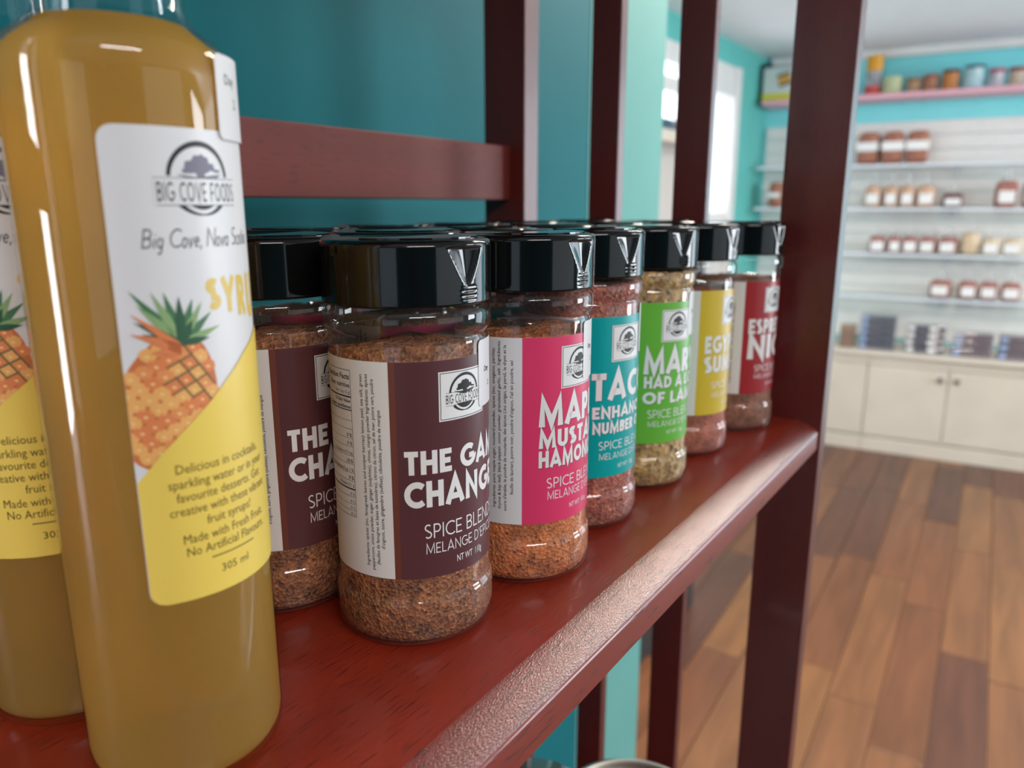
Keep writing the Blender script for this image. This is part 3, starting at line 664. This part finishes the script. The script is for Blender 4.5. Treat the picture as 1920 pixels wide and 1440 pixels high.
# things on the lower shelf
cz = ZS-.46+.0005
can = empty('storage_canister', (.347, .150, cz), 'round canister with a brushed metal lid on the lower shelf', 'canister')
from_bm('canister_body', lathe([(0, 0), (.044, 0), (.045, .002), (.045, .238), (.043, .24)], 64), M['shelf_glass'], can, smooth=True)
from_bm('lid', lathe([(.0475, .236), (.048, .238), (.048, .253), (.0465, .2565), (.043, .258), (.041, .256), (.030, .2555), (0, .256)], 64), M['chrome'], can, smooth=True)
gj = empty('glass_jar', (.2500, .160, cz), 'greenish glass jar standing on the lower shelf beside the metal-lidded canister', 'jar')
from_bm('jar_glass', lathe([(0, .002), (.034, 0), (.0365, .004), (.0365, .295), (.034, .306), (.030, .310), (.030, .320)], 64), film('green_glass', tint=(.60, .74, .68), haze=.5, hazec=(.16, .24, .21)), gj, smooth=True)
from_bm('jar_lid', lathe([(.0315, .316), (.032, .318), (.032, .329), (.0305, .331), (0, .331)], 64), film('glass_lid', tint=(.6, .72, .68), haze=.6, hazec=(.18, .26, .23)), gj, smooth=True)

# ------------------------------------------------------------------ room
def wall(name, dims, m, label=None, parent=None):
    o = boxo(name, dims, m, parent)
    if not parent: structure(o, label)
    return o
FL = .0
# floor: base plus planks
fb = structure(boxo('floor', (-3.4, 5.7, -3.6, 2.4, -.06, -.012), plain('subfloor', srgb(96, 62, 44), .7)), 'wooden plank floor in mixed brown tones')
def plank_mat():
    m, n, l = mat('plank_wood'); p = pb(n)
    oi = n.new('ShaderNodeObjectInfo'); cr = n.new('ShaderNodeValToRGB'); cr.color_ramp.interpolation = 'CONSTANT'
    cs = [srgb(182, 120, 78), srgb(140, 88, 66), srgb(168, 106, 70), srgb(190, 128, 80), srgb(150, 92, 66), srgb(176, 112, 74), srgb(132, 84, 66)]
    e = cr.color_ramp.elements; e[0].color = (*cs[0], 1); e[1].color = (*cs[-1], 1); e[1].position = .87
    for i, c in enumerate(cs[1:-1]): q = e.new((i+1)/7); q.color = (*c, 1)
    l.new(oi.outputs['Random'], cr.inputs[0])
    tc = n.new('ShaderNodeTexCoord'); mp = n.new('ShaderNodeMapping'); mp.inputs['Scale'].default_value = (2.2, 22, 8)
    av = n.new('ShaderNodeVectorMath'); av.operation = 'ADD'; l.new(tc.outputs['Object'], av.inputs[0])
    sc = n.new('ShaderNodeVectorMath'); sc.operation = 'SCALE'; sc.inputs[0].default_value = (37, 19, 3); l.new(oi.outputs['Random'], sc.inputs['Scale']); l.new(sc.outputs[0], av.inputs[1])
    l.new(av.outputs[0], mp.inputs[0]); nz = n.new('ShaderNodeTexNoise'); nz.inputs['Scale'].default_value = 1; nz.inputs['Detail'].default_value = 4; nz.inputs['Distortion'].default_value = .6
    l.new(mp.outputs[0], nz.inputs['Vector'])
    mr = n.new('ShaderNodeMapRange'); mr.inputs[1].default_value = .3; mr.inputs[2].default_value = .7; mr.inputs[3].default_value = .29; mr.inputs[4].default_value = .46; l.new(nz.outputs['Fac'], mr.inputs[0])
    mx = n.new('ShaderNodeVectorMath'); mx.operation = 'SCALE'; l.new(cr.outputs[0], mx.inputs[0]); l.new(mr.outputs[0], mx.inputs['Scale']); l.new(mx.outputs[0], p.inputs['Base Color'])
    p.inputs['Roughness'].default_value = .36
    return m
M['plank'] = plank_mat()
PW, PL = .138, .92
bm = bmesh.new(); box(bm, 0, PL-.003, 0, PW-.0025, -.012, 0, bev=.0015); pme = D.meshes.new('plank'); bm.to_mesh(pme); bm.free(); pme.materials.append(M['plank'])
rnd = random.Random(11)
for r in range(27):
    y = -1.75 + r*PW; x = -1.2 - rnd.uniform(0, PL)
    while x < 5.25:
        if not (x < .3 and y < -1.0):
            o = D.objects.new('plank', pme); COL.objects.link(o); o.parent = fb
            a = R_(2.2); o.location = (x*math.cos(a)-y*math.sin(a)*1, x*math.sin(a)+y*math.cos(a)-.05, rnd.uniform(-.0006, .0006)); o.rotation_euler[2] = a
        x += PL
wall('ceiling', (-3.4, 5.8, -3.6, 2.6, CEIL, CEIL+.08), M['ceiling'], 'plain white ceiling')
# partition behind the unit, with a window left of the bottles
wall('wall_back', (-.28, .82, .45, .56, 0, CEIL), M['teal'], 'teal wall behind the shelving unit, shade in its paint')
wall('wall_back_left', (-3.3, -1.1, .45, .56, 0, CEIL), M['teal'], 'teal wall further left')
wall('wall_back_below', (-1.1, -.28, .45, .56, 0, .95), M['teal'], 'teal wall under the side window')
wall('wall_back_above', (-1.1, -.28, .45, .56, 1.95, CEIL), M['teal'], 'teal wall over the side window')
wb = bmesh.new(); box(wb, -1.1, -1.05, .44, .57, .95, 1.95); box(wb, -.33, -.28, .44, .57, .95, 1.95); box(wb, -1.05, -.33, .44, .57, .95, 1.0); box(wb, -1.05, -.33, .44, .57, 1.9, 1.95)
w2 = structure(from_bm('window_2', wb, M['white_paint'])); boxo('pane', (-1.05, -.33, .50, .506, 1.0, 1.9), M['pane'], w2)
wall('wall_side', (.8205, 1.03, .4495, .62, 0, CEIL), noisy('teal_paint_with_light', srgb(102, 166, 162), srgb(106, 170, 166), ns=6, rough=.6, spec=.2), 'teal wall section beyond the unit, light painted in')  # lit stretch of the same wall, its light put into the paint
# far window wall (slightly turned)
a0 = R_(-1); WO = Vector((3.70, 1.60, 0))
ww = empty('wall_window', WO, rz=a0); structure(ww, 'turquoise wall with a glazed door and window')
def wpart(name, dims, m): return boxo(name, dims, m, ww)
M['teal_side'] = noisy('turquoise_side_paint', srgb(96, 190, 184), srgb(99, 194, 188), ns=6, rough=.6)
wpart('wall_section', (-2.6, -.36, 0, .12, 0, CEIL), M['teal_side'])
wpart('wall_section', (.97, 1.70, 0, .12, 0, CEIL), M['teal_side'])
wpart('wall_section', (-.36, .97, 0, .12, 2.225, CEIL), M['teal_side'])
wpart('wall_section', (-.36, .34, .02, .12, 0, 1.14), M['white_paint'])
# glazed unit: casing, mullions
dn = empty('door_1', WO, rz=a0); structure(dn, 'white glazed door beside a window on the far turquoise wall')
def dpart(name, dims, m, par=dn, bev=.004): return boxo(name, dims, m, par, bev)
dpart('door_frame', (.88, .98, -.03, .10, 0, 2.225), M['white_paint'])
dpart('door_frame', (.34, .60, -.02, .10, 0, 2.225), M['white_paint'])
dpart('door_frame', (.60, .88, -.02, .10, 2.06, 2.225), M['white_paint'])
dpart('door_panel', (.60, .88, .0, .06, .06, 1.41), M['white_paint'])
dpart('pane', (.60, .88, .03, .036, 1.41, 2.06), M['pane'])
wn = empty('window_1', WO, rz=a0); structure(wn, 'window with a pale valance and blind on the far turquoise wall')
for d in ((-.40, -.30, -.03, .10, 1.16, 2.225), (-.30, .34, -.02, .10, 2.13, 2.225), (-.30, .34, -.02, .10, 1.14, 1.24)):
    boxo('window_frame', d, M['white_paint'], wn, .004)
boxo('pane', (-.30, .34, .05, .056, 1.24, 2.13), M['pane'], wn)
boxo('valance', (-.29, .33, .015, .04, 2.005, 2.075), M['white_paint'], wn)
boxo('window_sill', (-.34, .32, -.10, .05, 1.745, 1.80), M['cream'], wn, .004)
boxo('lower_panel', (-.30, .34, .02, .045, 1.24, 1.745), plain('grey_blind', srgb(196, 190, 186), .6), wn)
boxo('railing', (-.30, .34, .058, .075, 1.80, 1.885), plain('navy_railing', srgb(40, 52, 76), .5), wn)
for k in range(8): boxo('blind_vane', (-.27+k*.075, -.255+k*.075, .04, .046, 1.885, 2.005), M['white_paint'], wn)
# far wall (x about 5.3)
fw = empty('wall_far', (5.30, .9, 0), rz=R_(-85-(-90))); structure(fw, 'turquoise far wall behind the display shelves')
# local frame: X outwards along the room depth, -Y = to the right in the photo
def fpart(name, dims, m, par=fw, bev=0): return boxo(name, dims, m, par, bev)
fpart('wall_surface', (0, .1, -2.6, .69, 0, CEIL), M['teal_far'])
fpart('crown_moulding', (-.05, 0, -2.6, .655, CEIL-.055, CEIL-.002), M['white_paint'], bev=.01)
for s in (-.72,): pass
wall('wall_right', (-3.4, 5.6, -3.62, -3.5, 0, CEIL), M['teal'], 'teal wall opposite the shelving unit, darkened for dim reflections')  # unseen wall, painted dark so the glossy caps reflect a dim room
wall('wall_rear', (-3.4, -3.3, -3.5, .45, 0, CEIL), M['teal'], 'teal wall behind the viewer, darkened for dim reflections')  # unseen too, same darkened paint to keep the reflected room dim
# local->world helper on the far wall: s to the right of the anchor, d towards the viewer
FA = R_(5)
def far(s, d, z=0):
    lx, ly = -d, -s
    return (5.30+lx*math.cos(FA)-ly*math.sin(FA), .9+lx*math.sin(FA)+ly*math.cos(FA), z)
def fthing(name, s, d, z, label, cat, group=None): return empty(name, far(s, d, z), label, cat, group, rz=FA)
# slatwall
sw_ = fthing('slatwall_panel', 0, 0, 0, 'white horizontal slatwall panel behind the glass shelves', 'panel')
slm = D.meshes.new('slat'); bm = bmesh.new(); box(bm, -.018, -.001, -1.55, .655, 0, .0790, bev=.0015); bm.to_mesh(slm); bm.free(); slm.materials.append(M['white_paint'])
z = .63
while z < 1.90:
    o = D.objects.new('slat', slm); COL.objects.link(o); o.parent = sw_; o.location = (0, 0, z); z += .082
# glass shelves
for i, zz in enumerate((1.672, 1.424, 1.160, .905)):
    g = fthing('glass_shelf', 0, .02, zz, '%s glass shelf on the white slatwall' % ('topmost', 'second from top', 'third from top', 'lowest')[i], 'shelf', 'glass shelves on the slatwall')
    boxo('glass_sheet', (-.24, 0, -1.5, .650, 0, .010), M['shelf_glass'], g, .001)
    boxo('shelf_edge', (-.246, -.24, -1.5, .650, -.003, .012), plain('shelf_edge_white', srgb(220, 226, 236), .3), g)
    for s in (-1.2, -.45, .45): boxo('bracket', (-.20, 0, s-.006, s+.006, -.03, -.0005), plain('bracket_metal', srgb(150, 160, 176), .35, metal=.6), g)
ps = fthing('wall_shelf', 0, 0, 2.05, 'pink painted shelf high on the far turquoise wall', 'shelf')
boxo('shelf_plank', (-.26, -.001, -1.6, .650, 0, .028), M['pink'], ps, .003)
# base cabinets
cab_m = M['cream']
ct = fthing('countertop', 0, .0, .585, 'long cream countertop over the base cabinets', 'countertop'); boxo('counter_slab', (-.47, -.020, -2.2, .635, 0, .026), cab_m, ct, .004)
for i, (s0, s1) in enumerate(((-.635, -.31), (-.31, .12), (.12, .965), (.965, 1.81))):
    c = fthing('base_cabinet', s0, 0, 0, ['cream base cabinet hidden mostly by the thick post', 'cream single-door base cabinet just right of the thick post', 'cream base cabinet with two dark knobs side by side', 'cream base cabinet at the right edge of the photo'][i], 'cabinet', 'cream base cabinets')
    W_ = s1-s0
    boxo('cabinet_body', (-.425, -.020, -W_+.001, -.001, .005, .584), cab_m, c)
    boxo('plinth', (-.455, -.425, -W_+.001, -.001, .0, .085), cab_m, c, .003)
    boxo('frieze', (-.445, -.425, -W_+.001, -.001, .535, .584), cab_m, c, .002)
    ds = ((.0, W_/2), (W_/2, W_)) if W_ > .6 else ((0, W_),)
    for k, (q0, q1) in enumerate(ds):
        dr = boxo('door', (-.447, -.426, -q1+.003, -q0-.003, .098, .530), cab_m, c, .003)
        if len(ds) == 2:
            ky = -(W_/2) + (.042 if k == 0 else -.042)
            kb = bmesh.new(); bmesh.ops.create_uvsphere(kb, u_segments=14, v_segments=8, radius=.015); bmesh.ops.scale(kb, vec=(.7, 1, 1), verts=kb.verts)
            for v in kb.verts: v.co += Vector((-.460, ky, .474))
            from_bm('knob', kb, M['knob'], dr, smooth=True)
# tins and jars on the pink shelf
def tin(s0, s1, z1, parts, label, cat='tin', square=False):
    z0 = 2.079; r = (s1-s0)/2; h = z1-z0
    t = fthing('storage_tin' if cat == 'tin' else cat.replace(' ', '_'), (s0+s1)/2, .13, z0, label, cat, 'tins and pots on the pink shelf')
    for nm, a, b, k, m in parts:
        pr = [(0, h*a), (r*k*.96, h*a), (r*k, h*a+.003), (r*k, h*b-.003), (r*k*.96, h*b), (0, h*b)]
        from_bm(nm, lathe(pr, 32), m, t, smooth=False)
    return t
pc = lambda n, *c: plain(n, srgb(*c), .45)
tin(-.085, .005, 2.305, [('base_band', 0, .25, 1, pc('red_enamel', 206, 70, 60)), ('body', .25, .62, .92, noisy('checked_label', srgb(70, 70, 80), srgb(210, 210, 215), ns=60, rough=.5)), ('lid', .62, 1, 1, pc('amber_lid', 226, 160, 40))], 'tall container with an amber-yellow lid and red base beside the thick post')
pot = tin(.008, .118, 2.178, [('body', 0, .85, .96, pc('pale_green_glaze', 192, 200, 156)), ('rim', .85, 1, 1, pc('pale_green_rim', 200, 208, 168))], 'squat pale green pot on the pink shelf', 'pot')
tin(.141, .215, 2.165, [('body', 0, .8, 1, pc('tan_tin', 176, 140, 104)), ('lid', .8, 1, 1.03, pc('brown_tin_lid', 150, 92, 70))], 'low tan tin right of the pale green pot')
tin(.222, .302, 2.178, [('body', 0, .8, 1, pc('russet_tin', 168, 112, 82)), ('lid', .8, 1, 1.03, pc('russet_lid', 146, 84, 64))], 'russet brown tin in front of the turquoise wall')
tin(.318, .405, 2.196, [('body', 0, .86, 1, pc('orange_tin', 196, 126, 66)), ('lid', .86, 1, 1.03, pc('dark_tin_lid', 70, 44, 40))], 'orange-brown tin with a dark lid')
tin(.425, .525, 2.21, [('body', 0, .88, .97, noisy('pale_blue_label', srgb(150, 196, 206), srgb(206, 226, 228), ns=30, rough=.4)), ('lid', .88, 1, 1, pc('navy_lid', 30, 66, 84))], 'pale blue tin with a dark navy lid')
tin(.541, .627, 2.184, [('body', 0, .8, .95, noisy('silver_label', srgb(150, 150, 160), srgb(216, 216, 220), ns=40, rough=.3)), ('lid', .8, 1, 1, pc('magenta_lid', 176, 60, 96))], 'silvery jar with a magenta lid', 'jar')
tin(.637, .722, 2.184, [('body', 0, .8, .95, pc('beige_label', 196, 178, 156)), ('lid', .8, 1, 1, pc('crimson_lid', 140, 34, 52))], 'beige jar with a crimson lid at the right end', 'jar')
jt = fthing('jerry_can', -.57, .13, 2.079, 'large white tin can with yellow base band and dark handle on the pink shelf', 'tin')
boxo('can_body', (-.07, .07, -.105, .095, 0, .20), pc('white_enamel', 206, 212, 208), jt, .012)
boxo('base_band', (-.072, .072, -.107, .097, 0, .055), pc('yellow_enamel', 216, 206, 62), jt, .012)
em = boxo('emblem', (-.0745, -.0705, -.035, .035, -.026, .026), pc('ochre_emblem', 206, 150, 60), jt, 0, loc=(0, -.035, .125)); em.rotation_euler[0] = R_(-14)
for zz in (-.03, .03):
    e2 = boxo('emblem_bar', (-.0755, -.071, -.037, .037, zz-.006, zz+.006), M['ink'], em)
bm = bmesh.new(); box(bm, -.03, .03, .100, .122, 0, .215, bev=.006); box(bm, -.03, .03, .06, .122, .210, .232, bev=.006)
from_bm('handle', bm, pc('dark_green_handle', 18, 74, 70), jt)
# bagged bread and baking
bag_rnd = random.Random(2)
def bag(s0, s1, z0, h, col, label, grp, lab=(.35, .7), wide=.9, depth=.13, peak=True):
    w = s1-s0
    t = fthing('bakery_bag', (s0+s1)/2, .155, z0, label, 'bag', grp)
    bm = bmesh.new(); bmesh.ops.create_uvsphere(bm, u_segments=20, v_segments=12, radius=1)
    sx = depth/2; sy = w/2*.97; sz = h/2
    for v in bm.verts:
        x, y, z = v.co; f = lambda q: math.copysign(abs(q)**.42, q)
        v.co = (f(x)*sx*(1+bag_rnd.uniform(-.04, .04)), f(y)*sy*(1+bag_rnd.uniform(-.03, .03)), f(z)*sz+sz)
    from_bm('baked_goods', bm, col, t, smooth=True)
    if lab:
        bm = bmesh.new(); n = 8
        lw = sy*wide; vs = []
        for k in range(n+1):
            y = -lw+2*lw*k/n; xx = -(sx*1.06)-.002
            vs.append((bm.verts.new((xx, y, h*lab[0])), bm.verts.new((xx, y, h*lab[1])), bm.verts.new((xx-.002, y, h*lab[0])), bm.verts.new((xx-.002, y, h*lab[1]))))
        for a, b in zip(vs, vs[1:]):
            bm.faces.new((a[2], b[2], b[3], a[3])); bm.faces.new((a[0], a[1], b[1], b[0]))
        from_bm('paper_label', bm, M['print_white'], t)
    t.rotation_euler[2] += bag_rnd.uniform(-.08, .08); t.rotation_euler[0] = 0
    if peak:
        bm = lathe([(sy*.8, h*.75), (sy*.6, h*1.02), (sy*.2, h*1.2), (sy*.16, h*1.28), (sy*.35, h*1.48)], 14)
        for v in bm.verts: v.co.x *= sx/sy
        from_bm('bag_neck', bm, M['bag'], t, smooth=True)
    return t
br = [noisy('brown_bread', srgb(150, 92, 74), srgb(178, 116, 92), ns=18, rough=.5), noisy('rusk', srgb(190, 146, 118), srgb(214, 176, 150), ns=30, rough=.5), noisy('red_brown_cookies', srgb(148, 88, 80), srgb(182, 122, 108), ns=40, rough=.5), noisy('chocolate', srgb(90, 58, 62), srgb(124, 84, 84), ns=30, rough=.4), noisy('beige_biscuit', srgb(196, 168, 136), srgb(222, 200, 170), ns=30, rough=.5)]
Z1, Z2, Z3, Z4 = 1.683, 1.435, 1.171, .916
for i, (a, b) in enumerate(((-.075, .045), (.055, .175), (.185, .305))): bag(a-.01, b-.01, Z1, .19, br[0], '%s brown loaf with a white band on the top glass shelf' % ('leftmost', 'middle', 'rightmost')[i], 'bagged brown loaves', (.42, .68), 1.0, .15, peak=False)
bag(-.58, -.50, Z2, .16, br[0], 'brown loaf glimpsed left of the thick post', 'bagged brown loaves', (.40, .58), 1.0, .13, peak=False)
ord_ = ('first', 'second', 'third', 'fourth', 'fifth', 'sixth', 'seventh')
for i, (a, b, c) in enumerate(((-.02, .075, 1), (.085, .165, 1), (.17, .25, 1), (.255, .355, 1), (.39, .50, 3), (.65, .76, 2), (.78, .89, 2))):
    bag(a, b, Z2, .13 if c == 1 else (.085 if c == 3 else .15), br[c], '%s bag from the left on the second glass shelf' % ord_[i], 'bagged baking on the second glass shelf', (.2, .62), .72)
for i, (a, b, c) in enumerate(((.03, .125, 2), (.135, .205, 2), (.21, .295, 2), (.305, .395, 2), (.405, .505, 2), (.62, .71, 4), (.72, .82, 4))):
    bag(a, b, Z3, .10, br[c], '%s bag from the left on the third glass shelf' % ord_[i], 'bagged baking on the third glass shelf', (.15, .68), .75)
bag(.515, .61, Z3, .13, br[4], 'cone-shaped cellophane bag of beige sweets on the third glass shelf', 'bagged baking on the third glass shelf', None)
for i, (a, b) in enumerate(((.385, .50), (.535, .63), (.64, .735), (.745, .845))):
    bag(a, b, Z4, .105, br[2], '%s bag from the left on the lowest glass shelf' % ord_[i], 'bagged baking on the lowest glass shelf', (.2, .7), .72)
# stacked clear trays on the counter
M['tray'] = film('clear_tray', haze=.05, hazec=(.8, .85, 1), rough=.05, gain=1.1)
tray_d = noisy('dark_berries', srgb(38, 36, 58), srgb(78, 70, 92), ns=50, rough=.35); tray_r = noisy('plum_squares', srgb(84, 62, 74), srgb(118, 92, 100), ns=40, rough=.4)
for si, (s0, s1, n, c, nm) in enumerate(((.045, .245, 5, tray_d, 'leftmost'), (.295, .505, 4, tray_d, 'second'), (.535, .74, 3, tray_r, 'third'), (.76, .965, 3, tray_r, 'rightmost'))):
    for k in range(n):
        th = .041 if n > 3 else .046
        t = fthing('plastic_tray', (s0+s1)/2+bag_rnd.uniform(-.004, .004), .315, .6115+k*th, 'clear tray of dark baking in the %s stack on the counter, layer %s' % (nm, ('at the bottom', 'second from bottom', 'third from bottom', 'fourth from bottom', 'at the top')[k]), 'tray', 'clear trays stacked on the counter')
        w = (s1-s0)/2
        boxo('baked_squares', (-.055, .055, -w+.008, w-.008, .002, th*.66), c, t, .004)
        boxo('tray_shell', (-.06, .06, -w, w, 0, th*.9), M['tray'], t, .006)
        boxo('price_label', (-.064, -.061, w-.045, w-.012, .008, .028), pc('pale_blue_sticker', 150, 176, 220) if si != 1 else M['print_white'], t)
        if si == 1: boxo('price_label', (-.064, -.061, -w+.05, -w+.09, .008, .030), M['print_white'], t)
bx = fthing('paper_box', -.02, .33, .6115, 'small brown box on the counter against the thick post', 'box')
boxo('box_body', (-.05, .05, -.04, .04, 0, .12), pc('kraft_brown', 128, 100, 84), bx, .003); boxo('box_lid', (-.052, .052, -.042, .042, .10, .125), pc('kraft_lid', 150, 122, 100), bx, .003)
# black crate and mat on the floor behind the unit
cr_ = empty('storage_crate', (2.16, 1.09, .002), 'black storage crate on the floor seen below the shelf between the slats', 'crate')
cm = plain('charcoal_plastic', srgb(44, 42, 44), .5)
boxo('crate_front', (-.30, .34, -.20, -.185, 0, .42), cm, cr_, .004); boxo('crate_back', (-.30, .34, .185, .20, 0, .42), cm, cr_, .004)
boxo('crate_side', (-.30, -.285, -.185, .185, 0, .42), cm, cr_, .004); boxo('crate_side', (.325, .34, -.185, .185, 0, .42), cm, cr_, .004)
boxo('crate_bottom', (-.285, .325, -.185, .185, 0, .012), cm, cr_); boxo('crate_rim', (-.31, .35, -.212, -.20, .38, .42), cm, cr_, .003)
mt = empty('floor_mat', (1.15, .62, .0015), 'dark grey floor mat seen at the bottom between the slats', 'mat')
boxo('mat_body', (-.45, .45, -.24, .24, 0, .008), noisy('grey_mat', srgb(52, 50, 52), srgb(66, 63, 64), ns=200, rough=.9), mt, .002)
boxo('mat_border', (-.46, .46, -.25, .25, 0, .005), plain('mat_rubber', srgb(34, 33, 34), .6), mt, .002)

# ------------------------------------------------------------------ ceiling lamps (out of frame, they light the room)
def ceiling_lamp(x, y, rz, sx, sy, watts, col, label):
    t = empty('ceiling_light', (x, y, CEIL), label, 'light', 'ceiling lamps', rz=rz)
    boxo('housing', (-sx/2-.03, sx/2+.03, -sy/2-.03, sy/2+.03, -.05, -.0005), M['white_paint'], t, .004)
    l = D.lights.new('lamp', 'AREA'); l.shape = 'RECTANGLE'; l.size = sx; l.size_y = sy; l.energy = watts; l.color = col
    o = D.objects.new('lamp', l); COL.objects.link(o); o.parent = t; o.location = (0, 0, -.055)
ceiling_lamp(-.50, -1.15, R_(-27), 1.0, .18, 26, (1, .97, .93), 'long white ceiling lamp behind the viewer')
ceiling_lamp(2.25, .08, 0, 1.7, .3, 68, (1, .89, .76), 'long ceiling lamp over the middle of the room')
